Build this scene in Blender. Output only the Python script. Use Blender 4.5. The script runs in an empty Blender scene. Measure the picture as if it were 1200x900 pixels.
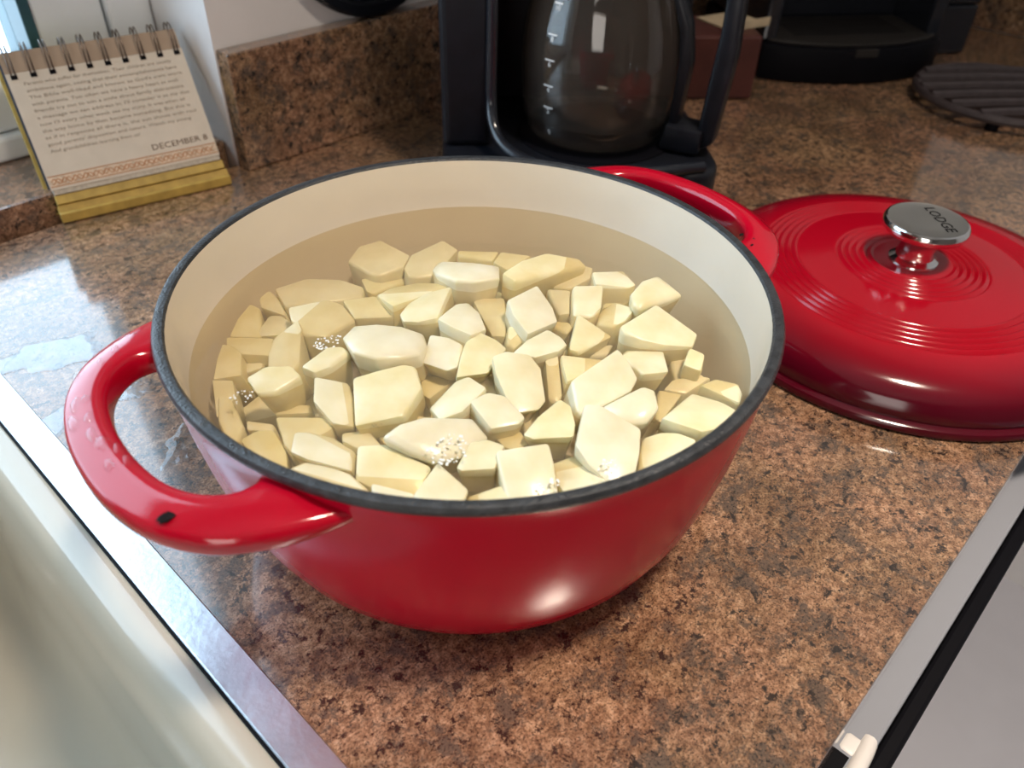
import bpy, bmesh, math, random
from mathutils import Vector, Matrix
random.seed(7)
S = bpy.context.scene
COL = S.collection

# ------------------------------------------------------------------ camera
CAM = Vector((0.0, 0.0, 0.3178))
FPX = 942.0
CF = Vector((0.56840, 0.52461, -0.63380)).normalized()
CR = Vector((0.69027, -0.72326, 0.02039)).normalized()
CU = CR.cross(CF).normalized()
cd = bpy.data.cameras.new('camera')
cd.sensor_width = 36.0
cd.lens = 36.0 * FPX / 1200.0
cd.clip_start = 0.01
cam = bpy.data.objects.new('camera', cd)
COL.objects.link(cam)
M = Matrix((CR, CU, -CF)).transposed().to_4x4()
M.translation = CAM
cam.matrix_world = M
cd.dof.use_dof = True
cd.dof.focus_distance = 0.40
cd.dof.aperture_fstop = 9.5
S.camera = cam

# ------------------------------------------------------------------ world, lights, exposure
W = bpy.data.worlds.new('world')
S.world = W
W.use_nodes = True
wn = W.node_tree.nodes
wn['Background'].inputs['Color'].default_value = (0.63, 0.81, 1.0, 1)
wn['Background'].inputs['Strength'].default_value = 6.0
S.view_settings.view_transform = 'Standard'
S.view_settings.look = 'None'
S.view_settings.exposure = 0.0
S.view_settings.gamma = 1.0
S.view_settings.use_curve_mapping = False


def area(name, loc, target, sx, sy, power, col, portal=False, spread=math.pi):
    l = bpy.data.lights.new(name, 'AREA')
    l.shape = 'RECTANGLE'
    l.size, l.size_y = sx, sy
    l.energy = power
    l.color = col
    l.spread = spread
    if portal:
        l.cycles.is_portal = True
    o = bpy.data.objects.new(name, l)
    o.location = loc
    o.rotation_euler = (Vector(target) - Vector(loc)).to_track_quat('-Z', 'Y').to_euler()
    COL.objects.link(o)
    return o


# daylight portal in the kitchen window over the sink
area('window_portal', (-0.2, 0.80, 0.52), (-0.2, 0.0, 0.52), 0.92, 0.9, 1, (1, 1, 1), portal=True)
# added fill light from the left, brightens the pot front; wall has no opening
area('left_fill', (-2.15, -0.9, 0.25), (0.3, 0.1, 0.0), 1.4, 1.5, 33, (1.0, 0.94, 0.88))
# ceiling panel of the kitchen
area('recessed_downlight', (0.36, -0.22, 1.46), (0.36, -0.05, 0.0), 0.15, 0.15, 3.7, (1.0, 0.85, 0.70), spread=math.radians(72))

# ------------------------------------------------------------------ helpers
def link(name, me, mats=None, parent=None, smooth=False):
    o = bpy.data.objects.new(name, me)
    COL.objects.link(o)
    if mats is not None:
        for m in (mats if isinstance(mats, (list, tuple)) else [mats]):
            me.materials.append(m)
    if parent is not None:
        o.parent = parent
    if smooth:
        for p in me.polygons:
            p.use_smooth = True
        me.set_sharp_from_angle(angle=math.radians(38))
    return o


def from_bm(name, bm, mats=None, parent=None, smooth=False, recalc=True):
    if recalc:
        bmesh.ops.recalc_face_normals(bm, faces=bm.faces[:])
    me = bpy.data.meshes.new(name)
    bm.to_mesh(me)
    bm.free()
    return link(name, me, mats, parent, smooth)


def thing(name, label, cat, loc=(0, 0, 0), group=None, rotz=0.0):
    o = bpy.data.objects.new(name, None)
    o.empty_display_size = 0.02
    o.location = loc
    o.rotation_euler = (0, 0, rotz)
    COL.objects.link(o)
    return tag(o, label, cat, group)


def tag(o, label=None, cat=None, group=None, kind=None):
    if label: o['label'] = label
    if cat: o['category'] = cat
    if group: o['group'] = group
    if kind: o['kind'] = kind
    return o


def box_bm(x0, x1, y0, y1, z0, z1, bev=0.0, seg=2, bm=None):
    own = bm is None
    b = bmesh.new()
    bmesh.ops.create_cube(b, size=1.0)
    for v in b.verts:
        v.co = Vector((x0 + (v.co.x + .5) * (x1 - x0), y0 + (v.co.y + .5) * (y1 - y0), z0 + (v.co.z + .5) * (z1 - z0)))
    if bev > 0:
        bmesh.ops.bevel(b, geom=b.edges[:], offset=bev, segments=seg, profile=0.5, affect='EDGES')
    if own:
        return b
    me = bpy.data.meshes.new('tmp')
    b.to_mesh(me)
    b.free()
    bm.from_mesh(me)
    bpy.data.meshes.remove(me)
    return bm


def box(name, x0, x1, y0, y1, z0, z1, mat, parent=None, bev=0.0, seg=2, smooth=False):
    return from_bm(name, box_bm(x0, x1, y0, y1, z0, z1, bev, seg), mat, parent, smooth)


def lathe_bm(profile, n=96, close_bottom=False, close_top=False, wrap=False):
    bm = bmesh.new()
    rings = []
    for r, z in profile:
        if r < 1e-6:
            rings.append([bm.verts.new((0, 0, z))])
        else:
            rings.append([bm.verts.new((r * math.cos(2 * math.pi * i / n), r * math.sin(2 * math.pi * i / n), z)) for i in range(n)])
    pairs = list(zip(rings[:-1], rings[1:]))
    if wrap:
        pairs.append((rings[-1], rings[0]))
    for a, b in pairs:
        for i in range(n):
            j = (i + 1) % n
            if len(a) == 1 and len(b) == 1:
                continue
            if len(a) == 1:
                bm.faces.new((a[0], b[i], b[j]))
            elif len(b) == 1:
                bm.faces.new((a[i], a[j], b[0]))
            else:
                bm.faces.new((a[i], a[j], b[j], b[i]))
    return bm


def spline(pts, n):
    """Catmull-Rom through the points, n samples per span"""
    out = []
    P = [Vector(p) for p in pts]
    for i in range(len(P) - 1):
        p0 = P[i - 1] if i > 0 else P[i] * 2 - P[i + 1]
        p1, p2 = P[i], P[i + 1]
        p3 = P[i + 2] if i + 2 < len(P) else P[i + 1] * 2 - P[i]
        for k in range(n):
            t = k / n
            out.append(0.5 * ((2 * p1) + (p2 - p0) * t + (2 * p0 - 5 * p1 + 4 * p2 - p3) * t * t + (3 * p1 - p0 - 3 * p2 + p3) * t ** 3))
    out.append(P[-1])
    return out


def tube_bm(pts, r, n=8, closed=False, bm=None):
    bm = bm or bmesh.new()
    P = [Vector(p) for p in pts]
    rings = []
    up = Vector((0, 0, 1))
    prev = None
    for i, p in enumerate(P):
        if closed:
            t = (P[(i + 1) % len(P)] - P[i - 1]).normalized()
        else:
            t = (P[min(i + 1, len(P) - 1)] - P[max(i - 1, 0)]).normalized()
        if prev is None:
            a = t.cross(up)
            if a.length < 1e-3:
                a = t.cross(Vector((1, 0, 0)))
        else:
            a = prev - t * prev.dot(t)
        a.normalize()
        prev = a
        b = t.cross(a).normalized()
        rr = r[i] if isinstance(r, (list, tuple)) else r
        rings.append([bm.verts.new(p + (a * math.cos(2 * math.pi * k / n) + b * math.sin(2 * math.pi * k / n)) * rr) for k in range(n)])
    m = len(rings)
    for i in range(m if closed else m - 1):
        A, B = rings[i], rings[(i + 1) % m]
        for k in range(n):
            bm.faces.new((A[k], A[(k + 1) % n], B[(k + 1) % n], B[k]))
    if not closed:
        bm.faces.new(rings[0][::-1])
        bm.faces.new(rings[-1])
    return bm


def rrect(x0, x1, y0, y1, r, n=8):
    out = []
    for cx, cy, a0 in ((x1 - r, y1 - r, 0), (x0 + r, y1 - r, 90), (x0 + r, y0 + r, 180), (x1 - r, y0 + r, 270)):
        for k in range(n + 1):
            a = math.radians(a0 + 90 * k / n)
            out.append((cx + r * math.cos(a), cy + r * math.sin(a)))
    return out


def loops_bm(loops, cap_first=False, cap_last=False):
    """loops: list of lists of 3D points with equal counts"""
    bm = bmesh.new()
    R = [[bm.verts.new(p) for p in l] for l in loops]
    n = len(R[0])
    for A, B in zip(R[:-1], R[1:]):
        for k in range(n):
            bm.faces.new((A[k], A[(k + 1) % n], B[(k + 1) % n], B[k]))
    if cap_first: bm.faces.new(R[0][::-1])
    if cap_last: bm.faces.new(R[-1])
    return bm


def prism_bm(poly, z0, z1, bev=0.0, seg=2):
    bm = loops_bm([[(x, y, z0) for x, y in poly], [(x, y, z1) for x, y in poly]], True, True)
    bmesh.ops.recalc_face_normals(bm, faces=bm.faces[:])
    if bev:
        ed = [e for e in bm.edges if abs(e.verts[0].co.z - e.verts[1].co.z) < 1e-6]
        bmesh.ops.bevel(bm, geom=ed, offset=bev, segments=seg, profile=.5, affect='EDGES')
    return bm


def text_mesh(txt, size, extrude=0.0, align='LEFT', spacing=1.0):
    c = bpy.data.curves.new('txt', 'FONT')
    c.body = txt
    c.size = size
    c.extrude = extrude
    c.align_x = align
    c.space_character = spacing
    c.resolution_u = 2
    o = bpy.data.objects.new('txt', c)
    COL.objects.link(o)
    dg = bpy.context.evaluated_depsgraph_get()
    me = bpy.data.meshes.new_from_object(o.evaluated_get(dg))
    bpy.data.objects.remove(o)
    bpy.data.curves.remove(c)
    return me


def pix(u, v, z):
    """where the view ray of photo pixel (u, v) meets the horizontal plane z"""
    d = CF + CR * ((u - 600) / FPX) - CU * ((v - 450) / FPX)
    return CAM + d * ((z - CAM.z) / d.z)


# ------------------------------------------------------------------ materials
def new_mat(name):
    m = bpy.data.materials.new(name)
    m.use_nodes = True
    nt = m.node_tree
    return m, nt, nt.nodes, nt.links, nt.nodes['Principled BSDF']


def pmat(name, col, rough=0.5, metal=0.0, coat=0.0, spec=0.5, noise=0.0, nscale=60, bump=0.0, bscale=200, sss=0.0, trans=0.0, ior=1.45):
    m, nt, N, L, b = new_mat(name)
    b.inputs['Base Color'].default_value = (*col, 1)
    b.inputs['Roughness'].default_value = rough
    b.inputs['Metallic'].default_value = metal
    b.inputs['Coat Weight'].default_value = coat
    b.inputs['Coat Roughness'].default_value = 0.05
    b.inputs['Specular IOR Level'].default_value = spec
    b.inputs['IOR'].default_value = ior
    b.inputs['Transmission Weight'].default_value = trans
    if sss:
        b.inputs['Subsurface Weight'].default_value = sss
        b.inputs['Subsurface Radius'].default_value = (0.012, 0.009, 0.004)
        b.inputs['Subsurface Scale'].default_value = 0.5
    tc = N.new('ShaderNodeTexCoord')
    if noise:
        t = N.new('ShaderNodeTexNoise')
        t.inputs['Scale'].default_value = nscale
        t.inputs['Detail'].default_value = 5
        L.new(tc.outputs['Object'], t.inputs['Vector'])
        r = N.new('ShaderNodeValToRGB')
        r.color_ramp.elements[0].position = .3
        r.color_ramp.elements[1].position = .7
        r.color_ramp.elements[0].color = (*[c * (1 - noise) for c in col], 1)
        r.color_ramp.elements[1].color = (*[min(1, c * (1 + noise)) for c in col], 1)
        L.new(t.outputs['Fac'], r.inputs['Fac'])
        L.new(r.outputs['Color'], b.inputs['Base Color'])
    if bump:
        t2 = N.new('ShaderNodeTexNoise')
        t2.inputs['Scale'].default_value = bscale
        t2.inputs['Detail'].default_value = 4
        L.new(tc.outputs['Object'], t2.inputs['Vector'])
        bp = N.new('ShaderNodeBump')
        bp.inputs['Strength'].default_value = bump
        bp.inputs['Distance'].default_value = 0.002
        L.new(t2.outputs['Fac'], bp.inputs['Height'])
        L.new(bp.outputs['Normal'], b.inputs['Normal'])
    return m


def granite():
    m, nt, N, L, b = new_mat('granite_laminate')
    tc = N.new('ShaderNodeTexCoord')

    def noise(scale, detail, rough, dist=0.0):
        t = N.new('ShaderNodeTexNoise')
        t.inputs['Scale'].default_value = scale
        t.inputs['Detail'].default_value = detail
        t.inputs['Roughness'].default_value = rough
        t.inputs['Distortion'].default_value = dist
        L.new(tc.outputs['Object'], t.inputs['Vector'])
        return t.outputs['Fac']

    def ramp(src, stops):
        r = N.new('ShaderNodeValToRGB')
        e = r.color_ramp.elements
        e[0].position, e[0].color = stops[0][0], (*stops[0][1], 1)
        e[1].position, e[1].color = stops[-1][0], (*stops[-1][1], 1)
        for p, c in stops[1:-1]:
            x = e.new(p)
            x.color = (*c, 1)
        L.new(src, r.inputs['Fac'])
        return r.outputs['Color']

    def mix(fac, a, bb, mode='MIX'):
        x = N.new('ShaderNodeMix')
        x.data_type = 'RGBA'
        x.blend_type = mode
        if isinstance(fac, float):
            x.inputs[0].default_value = fac
        else:
            L.new(fac, x.inputs[0])
        for k, s in ((6, a), (7, bb)):
            if isinstance(s, tuple):
                x.inputs[k].default_value = (*s, 1)
            else:
                L.new(s, x.inputs[k])
        return x.outputs[2]

    def lum(a):
        return ramp(a, [(0, (0, 0, 0)), (1, (1, 1, 1))])
    base = ramp(noise(210, 8, .78, .3), [(.32, (.085, .050, .033)), (.42, (.20, .120, .078)), (.51, (.36, .222, .145)), (.59, (.52, .345, .238)), (.73, (.70, .53, .41))])
    tone = ramp(noise(15, 5, .65), [(.38, (.58, .54, .49)), (.62, (1.06, 1.0, .95))])
    c = mix(1.0, base, tone, 'MULTIPLY')
    fine = ramp(noise(820, 3, .75), [(.38, (.22, .19, .17)), (.47, (1, 1, 1)), (.62, (1.32, 1.26, 1.2))])
    c = mix(.85, c, fine, 'MULTIPLY')
    hue = ramp(noise(11, 3, .6), [(.40, (1.0, .95, .92)), (.60, (.96, .99, .89))])
    c = mix(1.0, c, hue, 'MULTIPLY')
    blot = ramp(noise(56, 9, .80, .1), [(.508, (0, 0, 0)), (.575, (.92, .92, .92))])
    c = mix(blot, c, mix(.8, (.110, .080, .061), fine, 'MULTIPLY'))
    blot2 = ramp(noise(120, 8, .78, .2), [(.545, (0, 0, 0)), (.585, (.95, .95, .95))])
    c = mix(blot2, c, (.024, .018, .015))
    fleck = ramp(noise(420, 4, .7, .5), [(.60, (0, 0, 0)), (.65, (.8, .8, .8))])
    c = mix(fleck, c, (.06, .045, .036))
    L.new(c, b.inputs['Base Color'])
    b.inputs['Roughness'].default_value = 0.20
    b.inputs['Specular IOR Level'].default_value = 0.5
    b.inputs['Coat Weight'].default_value = 1.0
    b.inputs['Coat IOR'].default_value = 1.6
    b.inputs['Coat Roughness'].default_value = .07
    bp = N.new('ShaderNodeBump')
    bp.inputs['Strength'].default_value = .05
    bp.inputs['Distance'].default_value = .0006
    L.new(noise(260, 2, .5), bp.inputs['Height'])
    L.new(bp.outputs['Normal'], b.inputs['Normal'])
    return m


def clear_mat(name, tint, ior, milk=0.0, milk_col=(.8, .72, .55), rough=0.02, bump=0.0, bscale=40):
    """thin clear sheet: fresnel reflection over a see-through body with a little milky scatter"""
    m, nt, N, L, b = new_mat(name)
    N.remove(b)
    out = N['Material Output']
    tr = N.new('ShaderNodeBsdfTransparent')
    tr.inputs['Color'].default_value = (*tint, 1)
    body = tr.outputs[0]
    if milk:
        df = N.new('ShaderNodeBsdfDiffuse')
        df.inputs['Color'].default_value = (*milk_col, 1)
        mx = N.new('ShaderNodeMixShader')
        mx.inputs[0].default_value = milk
        L.new(tr.outputs[0], mx.inputs[1])
        L.new(df.outputs[0], mx.inputs[2])
        body = mx.outputs[0]
    gl = N.new('ShaderNodeBsdfGlossy')
    gl.inputs['Roughness'].default_value = rough
    # Schlick reflectance, the same seen from either side of the thin sheet
    lw = N.new('ShaderNodeLayerWeight')
    lw.inputs['Blend'].default_value = .5
    pw = N.new('ShaderNodeMath')
    pw.operation = 'POWER'
    L.new(lw.outputs['Facing'], pw.inputs[0])
    pw.inputs[1].default_value = 5.0
    f0 = ((ior - 1) / (ior + 1)) ** 2
    fr = N.new('ShaderNodeMath')
    fr.operation = 'MULTIPLY_ADD'
    L.new(pw.outputs[0], fr.inputs[0])
    fr.inputs[1].default_value = 1 - f0
    fr.inputs[2].default_value = f0
    if bump:
        tc = N.new('ShaderNodeTexCoord')
        t = N.new('ShaderNodeTexNoise')
        t.inputs['Scale'].default_value = bscale
        L.new(tc.outputs['Object'], t.inputs['Vector'])
        bp = N.new('ShaderNodeBump')
        bp.inputs['Strength'].default_value = bump
        bp.inputs['Distance'].default_value = .001
        L.new(t.outputs['Fac'], bp.inputs['Height'])
        L.new(bp.outputs['Normal'], gl.inputs['Normal'])
        L.new(bp.outputs['Normal'], lw.inputs['Normal'])
    m2 = N.new('ShaderNodeMixShader')
    L.new(fr.outputs[0], m2.inputs[0])
    L.new(body, m2.inputs[1])
    L.new(gl.outputs[0], m2.inputs[2])
    L.new(m2.outputs[0], out.inputs['Surface'])
    return m


GRAN = granite()
RED = pmat('red_enamel', (.50, .002, .022), .20, coat=0, spec=.22, noise=.10, nscale=14, bump=.04, bscale=60)
CREAM = pmat('cream_enamel', (.78, .69, .57), .22, coat=.3, noise=.03, nscale=25)
REDWET = pmat('wet_red_enamel', (.46, .002, .018), .14, coat=.35, spec=.45, noise=.10, nscale=14, bump=.08, bscale=90)


def lid_red():
    # enamel with the darker burgundy ombre towards the lid's edge
    m, nt, N, L, b = new_mat('red_enamel_ombre')
    tc = N.new('ShaderNodeTexCoord')
    ln = N.new('ShaderNodeVectorMath')
    ln.operation = 'LENGTH'
    sp = N.new('ShaderNodeVectorMath')
    sp.operation = 'MULTIPLY'
    sp.inputs[1].default_value = (1, 1, 0)
    L.new(tc.outputs['Object'], sp.inputs[0])
    L.new(sp.outputs[0], ln.inputs[0])
    mr = N.new('ShaderNodeMapRange')
    mr.inputs['From Max'].default_value = .14
    L.new(ln.outputs['Value'], mr.inputs['Value'])
    r = N.new('ShaderNodeValToRGB')
    e = r.color_ramp.elements
    e[0].position, e[0].color = .72, (.36, .002, .012, 1)
    e[1].position, e[1].color = .96, (.075, .002, .009, 1)
    L.new(mr.outputs[0], r.inputs['Fac'])
    L.new(r.outputs['Color'], b.inputs['Base Color'])
    b.inputs['Roughness'].default_value = .13
    b.inputs['Specular IOR Level'].default_value = .45
    return m


LIDRED = lid_red()
IRON = pmat('bare_iron_rim', (.035, .038, .042), .33, noise=.4, nscale=220, bump=.35, bscale=900)
STEEL = pmat('brushed_steel', (.66, .71, .77), .33, metal=1.0, noise=.08, nscale=70, bump=.06, bscale=300)
CHROME = pmat('polished_steel', (.72, .71, .69), .12, metal=1.0)
KNOBTOP = pmat('satin_steel_knob', (.30, .30, .285), .42, metal=.85)
ALMOND = pmat('almond_sink_enamel', (.52, .48, .39), .16, coat=.4, noise=.05, nscale=9)
BLACKP = pmat('black_plastic', (.008, .009, .013), .38, spec=.3, noise=.2, nscale=80)
BLACKG = pmat('gloss_black_plastic', (.014, .016, .022), .14, coat=.4)
BLACKM = pmat('matte_black_plastic', (.003, .003, .005), .6, spec=.12)
DARKT = pmat('dark_tray', (.022, .020, .019), .45, spec=.3, bump=.1, bscale=400)
WALLP = pmat('painted_wall', (.82, .80, .79), .55, noise=.03, nscale=18, bump=.05, bscale=160)
ROOMW = pmat('room_wall', (.24, .20, .17), .8, noise=.03, nscale=6)
CEIL = pmat('ceiling_paint', (.62, .60, .57), .85, noise=.03, nscale=30)
FLOORM = pmat('grey_vinyl_floor', (.72, .72, .78), .5, noise=.03, nscale=12)
VINYL = pmat('white_vinyl', (.82, .85, .87), .35, noise=.02, nscale=20)
GASKET = pmat('dark_teal_gasket', (.03, .09, .11), .4, noise=.1)
PAPER = pmat('cream_paper', (.66, .58, .47), .7, noise=.04, nscale=60)
PAPER2 = pmat('aged_paper_edges', (.52, .46, .37), .8, noise=.15, nscale=400)
HEADER = pmat('brown_paper_header', (.40, .29, .20), .7, noise=.06, nscale=60)
YELLOW = pmat('yellow_card', (.50, .34, .08), .55, noise=.18, nscale=90)
BLUEG = pmat('dark_blue_card_back', (.03, .045, .08), .5)
INK = pmat('grey_ink', (.30, .25, .19), .8)
INK2 = pmat('brown_ink', (.14, .085, .055), .8)
ORN = pmat('terracotta_print', (.48, .22, .10), .8)
WIRE = pmat('bronze_wire', (.11, .075, .055), .35, metal=.6)
WHITEP = pmat('white_plastic', (.80, .77, .74), .35)
GREYM = pmat('grey_white_appliance', (.29, .305, .345), .35, noise=.02, nscale=8)
BROWNB = pmat('dark_red_brown_wood', (.075, .022, .018), .45, noise=.25, nscale=30)
KRAFT = pmat('kraft_card', (.52, .42, .28), .7, noise=.12, nscale=60)
TRIV = pmat('dark_cast_iron', (.045, .034, .036), .5, noise=.2, nscale=120, bump=.2, bscale=500)
MARK = pmat('white_print', (.82, .82, .80), .6)
CHIP = pmat('chipped_enamel', (.012, .009, .009), .8, spec=.1, noise=.4, nscale=300)
WATER = clear_mat('cloudy_water', (.965, .91, .79), 1.33, milk=.10, milk_col=(.70, .60, .43), rough=.02, bump=.12, bscale=55)
DROPM = clear_mat('water_drop', (.97, .97, .97), 1.36, rough=.01)
PUDM = clear_mat('water_film', (.95, .96, .97), 1.6, rough=.015, bump=.6, bscale=60)
GLASS = clear_mat('carafe_glass', (.88, .86, .83), 1.52, milk=.05, milk_col=(.36, .31, .27), rough=.01)
PANE = clear_mat('window_pane', (.95, .97, .97), 1.45, rough=.01)
FROTH = pmat('starch_froth', (.88, .87, .82), .25)


def potato_mat():
    m, nt, N, L, b = new_mat('raw_potato')
    oi = N.new('ShaderNodeObjectInfo')
    tc = N.new('ShaderNodeTexCoord')
    t = N.new('ShaderNodeTexNoise')
    t.inputs['Scale'].default_value = 55
    t.inputs['Detail'].default_value = 4
    L.new(tc.outputs['Object'], t.inputs['Vector'])
    r = N.new('ShaderNodeValToRGB')
    r.color_ramp.elements[0].position = .3
    r.color_ramp.elements[0].color = (.74, .635, .35, 1)
    r.color_ramp.elements[1].position = .72
    r.color_ramp.elements[1].color = (.85, .785, .545, 1)
    L.new(t.outputs['Fac'], r.inputs['Fac'])
    hs = N.new('ShaderNodeHueSaturation')
    mr = N.new('ShaderNodeMapRange')
    mr.inputs['To Min'].default_value = .72
    mr.inputs['To Max'].default_value = 1.12
    L.new(oi.outputs['Random'], mr.inputs['Value'])
    L.new(mr.outputs['Result'], hs.inputs['Saturation'])
    L.new(r.outputs['Color'], hs.inputs['Color'])
    L.new(hs.outputs['Color'], b.inputs['Base Color'])
    b.inputs['Roughness'].default_value = .30
    b.inputs['Subsurface Weight'].default_value = .25
    b.inputs['Subsurface Radius'].default_value = (.010, .008, .004)
    b.inputs['Subsurface Scale'].default_value = .5
    bp = N.new('ShaderNodeBump')
    bp.inputs['Strength'].default_value = .12
    bp.inputs['Distance'].default_value = .0015
    t2 = N.new('ShaderNodeTexNoise')
    t2.inputs['Scale'].default_value = 170
    L.new(tc.outputs['Object'], t2.inputs['Vector'])
    L.new(t2.outputs['Fac'], bp.inputs['Height'])
    L.new(bp.outputs['Normal'], b.inputs['Normal'])
    return m


POT = potato_mat()

# ------------------------------------------------------------------ room shell
ZF, ZC = -0.91, 1.50
XL, XR, YF = -2.2, 1.345, -2.6
YW = 0.659          # painted face of the window wall
WX0, WX1, WZ0, WZ1 = -0.72, 0.335, 0.013, 1.05
tag(box('floor', XL, XR + .1, YF, .9, ZF - .05, ZF, FLOORM), kind='structure')
tag(box('ceiling', XL, XR + .1, YF, .9, ZC, ZC + .05, CEIL), kind='structure')
tag(box('wall_left', XL - .1, XL, YF, .9, ZF, ZC, ROOMW), kind='structure')
tag(box('wall_right', XR, XR + .1, YF, .9, ZF, ZC, WALLP), kind='structure')
tag(box('wall_front', XL, XR, YF - .1, YF, ZF, ZC, ROOMW), kind='structure')
bm = bmesh.new()
for a in ((XL, WX0, ZF, ZC), (WX1, XR, ZF, ZC), (WX0, WX1, ZF, -.04), (WX0, WX1, WZ1, ZC)):
    box_bm(a[0], a[1], YW, .86, a[2], a[3], bm=bm)
tag(from_bm('wall_back', bm, WALLP), kind='structure')

# window: white vinyl frame set back in the opening, glass, dark gasket
win = thing('window_1', 'white vinyl kitchen window over the sink', None, (0, 0, 0))
win['kind'] = 'structure'
del win['label']
YV = .755
GX0, GX1, GZ0, GZ1 = -.62, .226, .085, .95
box('frame_stile', .296, .334, YV, .83, .021, 1.05, VINYL, win, .003)
box('frame_stile', .2365, .294, YV + .006, .825, .021, 1.05, VINYL, win, .003)
box('frame_stile', -.72, -.63, YV, .83, .021, 1.05, VINYL, win, .003)
box('frame_rail', -.63, .2365, YV, .83, .021, .041, VINYL, win, .003)
box('frame_rail', -.63, .2365, YV + .008, .825, .042, .083, VINYL, win, .004)
box('frame_rail', -.63, .2365, YV, .83, .96, 1.05, VINYL, win, .003)
box('gasket', .2275, .2365, YV + .004, .82, .083, .96, GASKET, win, .001)
box('gasket', -.63, .2275, YV + .012, .82, .083, .087, GASKET, win, .001)
box('pane', -.63, .2275, .79, .794, .087, .96, PANE, win)
tag(box('trim_1', WX0, WX1 - .0005, .672, .86, -.04, .0205, GRAN, bev=.003), kind='structure')   # low laminate window sill

# ------------------------------------------------------------------ countertop with sink cut-out
def counter():
    bm = bmesh.new()
    xs = [-1.6, -.555, .060, 1.325]
    ys = [.0112, .085, .540, .660]
    V = {}
    for i, x in enumerate(xs):
        for j, y in enumerate(ys):
            for k, z in enumerate((-.038, 0)):
                V[i, j, k] = bm.verts.new((x, y, z))
    for i in range(3):
        for j in range(3):
            if (i, j) == (1, 1):
                continue
            bm.faces.new([V[i, j, 1], V[i + 1, j, 1], V[i + 1, j + 1, 1], V[i, j + 1, 1]])
            bm.faces.new([V[i, j, 0], V[i, j + 1, 0], V[i + 1, j + 1, 0], V[i + 1, j, 0]])

    def side(a, b):
        bm.faces.new([V[a[0], a[1], 0], V[b[0], b[1], 0], V[b[0], b[1], 1], V[a[0], a[1], 1]])
    for i in range(3):
        side((i, 0), (i + 1, 0)); side((i, 3), (i + 1, 3))
        side((0, i), (0, i + 1)); side((3, i), (3, i + 1))
    side((1, 1), (2, 1)); side((1, 2), (2, 2)); side((1, 1), (1, 2)); side((2, 1), (2, 2))
    bmesh.ops.recalc_face_normals(bm, faces=bm.faces[:])
    ed = [e for e in bm.edges if all(abs(v.co.y - .0112) < 1e-5 and abs(v.co.z) < 1e-5 for v in e.verts)]
    bmesh.ops.bevel(bm, geom=ed, offset=.0012, segments=2, profile=.5, affect='EDGES')
    return bm


tag(from_bm('countertop', counter(), GRAN), 'brown speckled granite-look laminate countertop around the sink', 'countertop')
bs = box('backsplash', .336, 1.325, .640, YW, .0004, .1025, GRAN, bev=.0015)
tag(bs, 'granite-look backsplash strip running along the wall from the window', 'backsplash')
bs2 = box('backsplash', 1.3255, XR, .012, .6395, .0004, .1025, GRAN, bev=.0015)
tag(bs2, 'granite-look backsplash strip on the end wall behind the black pod brewer', 'backsplash')

# lower cabinets under the counter
cab = thing('base_cabinet', 'white base cabinet under the sink counter', 'cabinet', (0, 0, ZF))
box('cabinet_body', -1.58, .205, .045, .64, 0.002, .70, GREYM, cab, .002)
box('face_frame', -1.58, .205, .030, .0449, .70, .870, GREYM, cab, .002)
box('cabinet_door', -.55, -.17, .028, .0449, .12, .70, GREYM, cab, .003)
box('cabinet_door', -.16, .20, .028, .0449, .12, .70, GREYM, cab, .003)

# sink: almond enamel basin with stainless clamp ring
snk = thing('kitchen_sink', 'almond enamel kitchen sink with a flat stainless steel clamp ring', 'sink', (0, 0, 0))


def rr3(x0, x1, y0, y1, r, z):
    return [(x, y, z) for x, y in rrect(x0, x1, y0, y1, r)]


SX0, SX1, SY0, SY1 = -.560, .0675, .078, .546


def ins(d, z, r):
    return rr3(SX0 + d, SX1 - d, SY0 + d, SY1 - d, r, z)


from_bm('clamp_ring', loops_bm([ins(0, .0004, .03), ins(.0008, .0020, .03), ins(.0165, .0030, .03), ins(.0175, .0022, .03), ins(.0178, -.006, .03)]), STEEL, snk, True)
from_bm('sealant_line', loops_bm([ins(.0176, -.002, .03), ins(.0176, .0026, .03), ins(.0187, .0026, .03), ins(.0187, -.002, .03)]), BLACKM, snk)
from_bm('basin', loops_bm([ins(.0179, -.006, .03), ins(.0184, .0012, .03), ins(.022, .0024, .03), ins(.028, .0012, .032), ins(.034, -.004, .036), ins(.038, -.014, .04),
                           ins(.042, -.05, .045), ins(.047, -.11, .05), ins(.056, -.15, .06), ins(.075, -.175, .07), ins(.11, -.185, .07), ins(.20, -.188, .03)], False, True), ALMOND, snk, True)

# ------------------------------------------------------------------ dishwasher, its door standing ajar under the counter edge
dw = thing('dishwasher', 'grey-white dishwasher with a black front cap under the counter edge', 'dishwasher', (0, 0, ZF))
DZ = -ZF
box('tub', .21, .815, .06, .62, .02, DZ - .045, GREYM, dw, .002)
box('door_panel', .21, .815, -.0025, .045, .10, DZ - .043, GREYM, dw, .0015)
box('front_cap', .21, .815, -.0115, -.0030, .40, DZ - .046, BLACKM, dw, .002)
lt = []
bm = bmesh.new()
box_bm(.2380, .2510, .0015, .0120, DZ - .054, DZ - .0425, .003, 3, bm=bm)
tube_bm(spline([(.2540, .0015, DZ - .046), (.245, .0005, DZ - .045), (.231, .0000, DZ - .045), (.214, .0000, DZ - .047)], 4), .0042, 10, bm=bm)
box('latch_slot', .222, .2375, .0045, .0140, DZ - .0432, DZ - .0422, BLACKM, dw)
from_bm('latch', bm, WHITEP, dw, True)['label'] = 'small white plastic latch hook'

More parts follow.
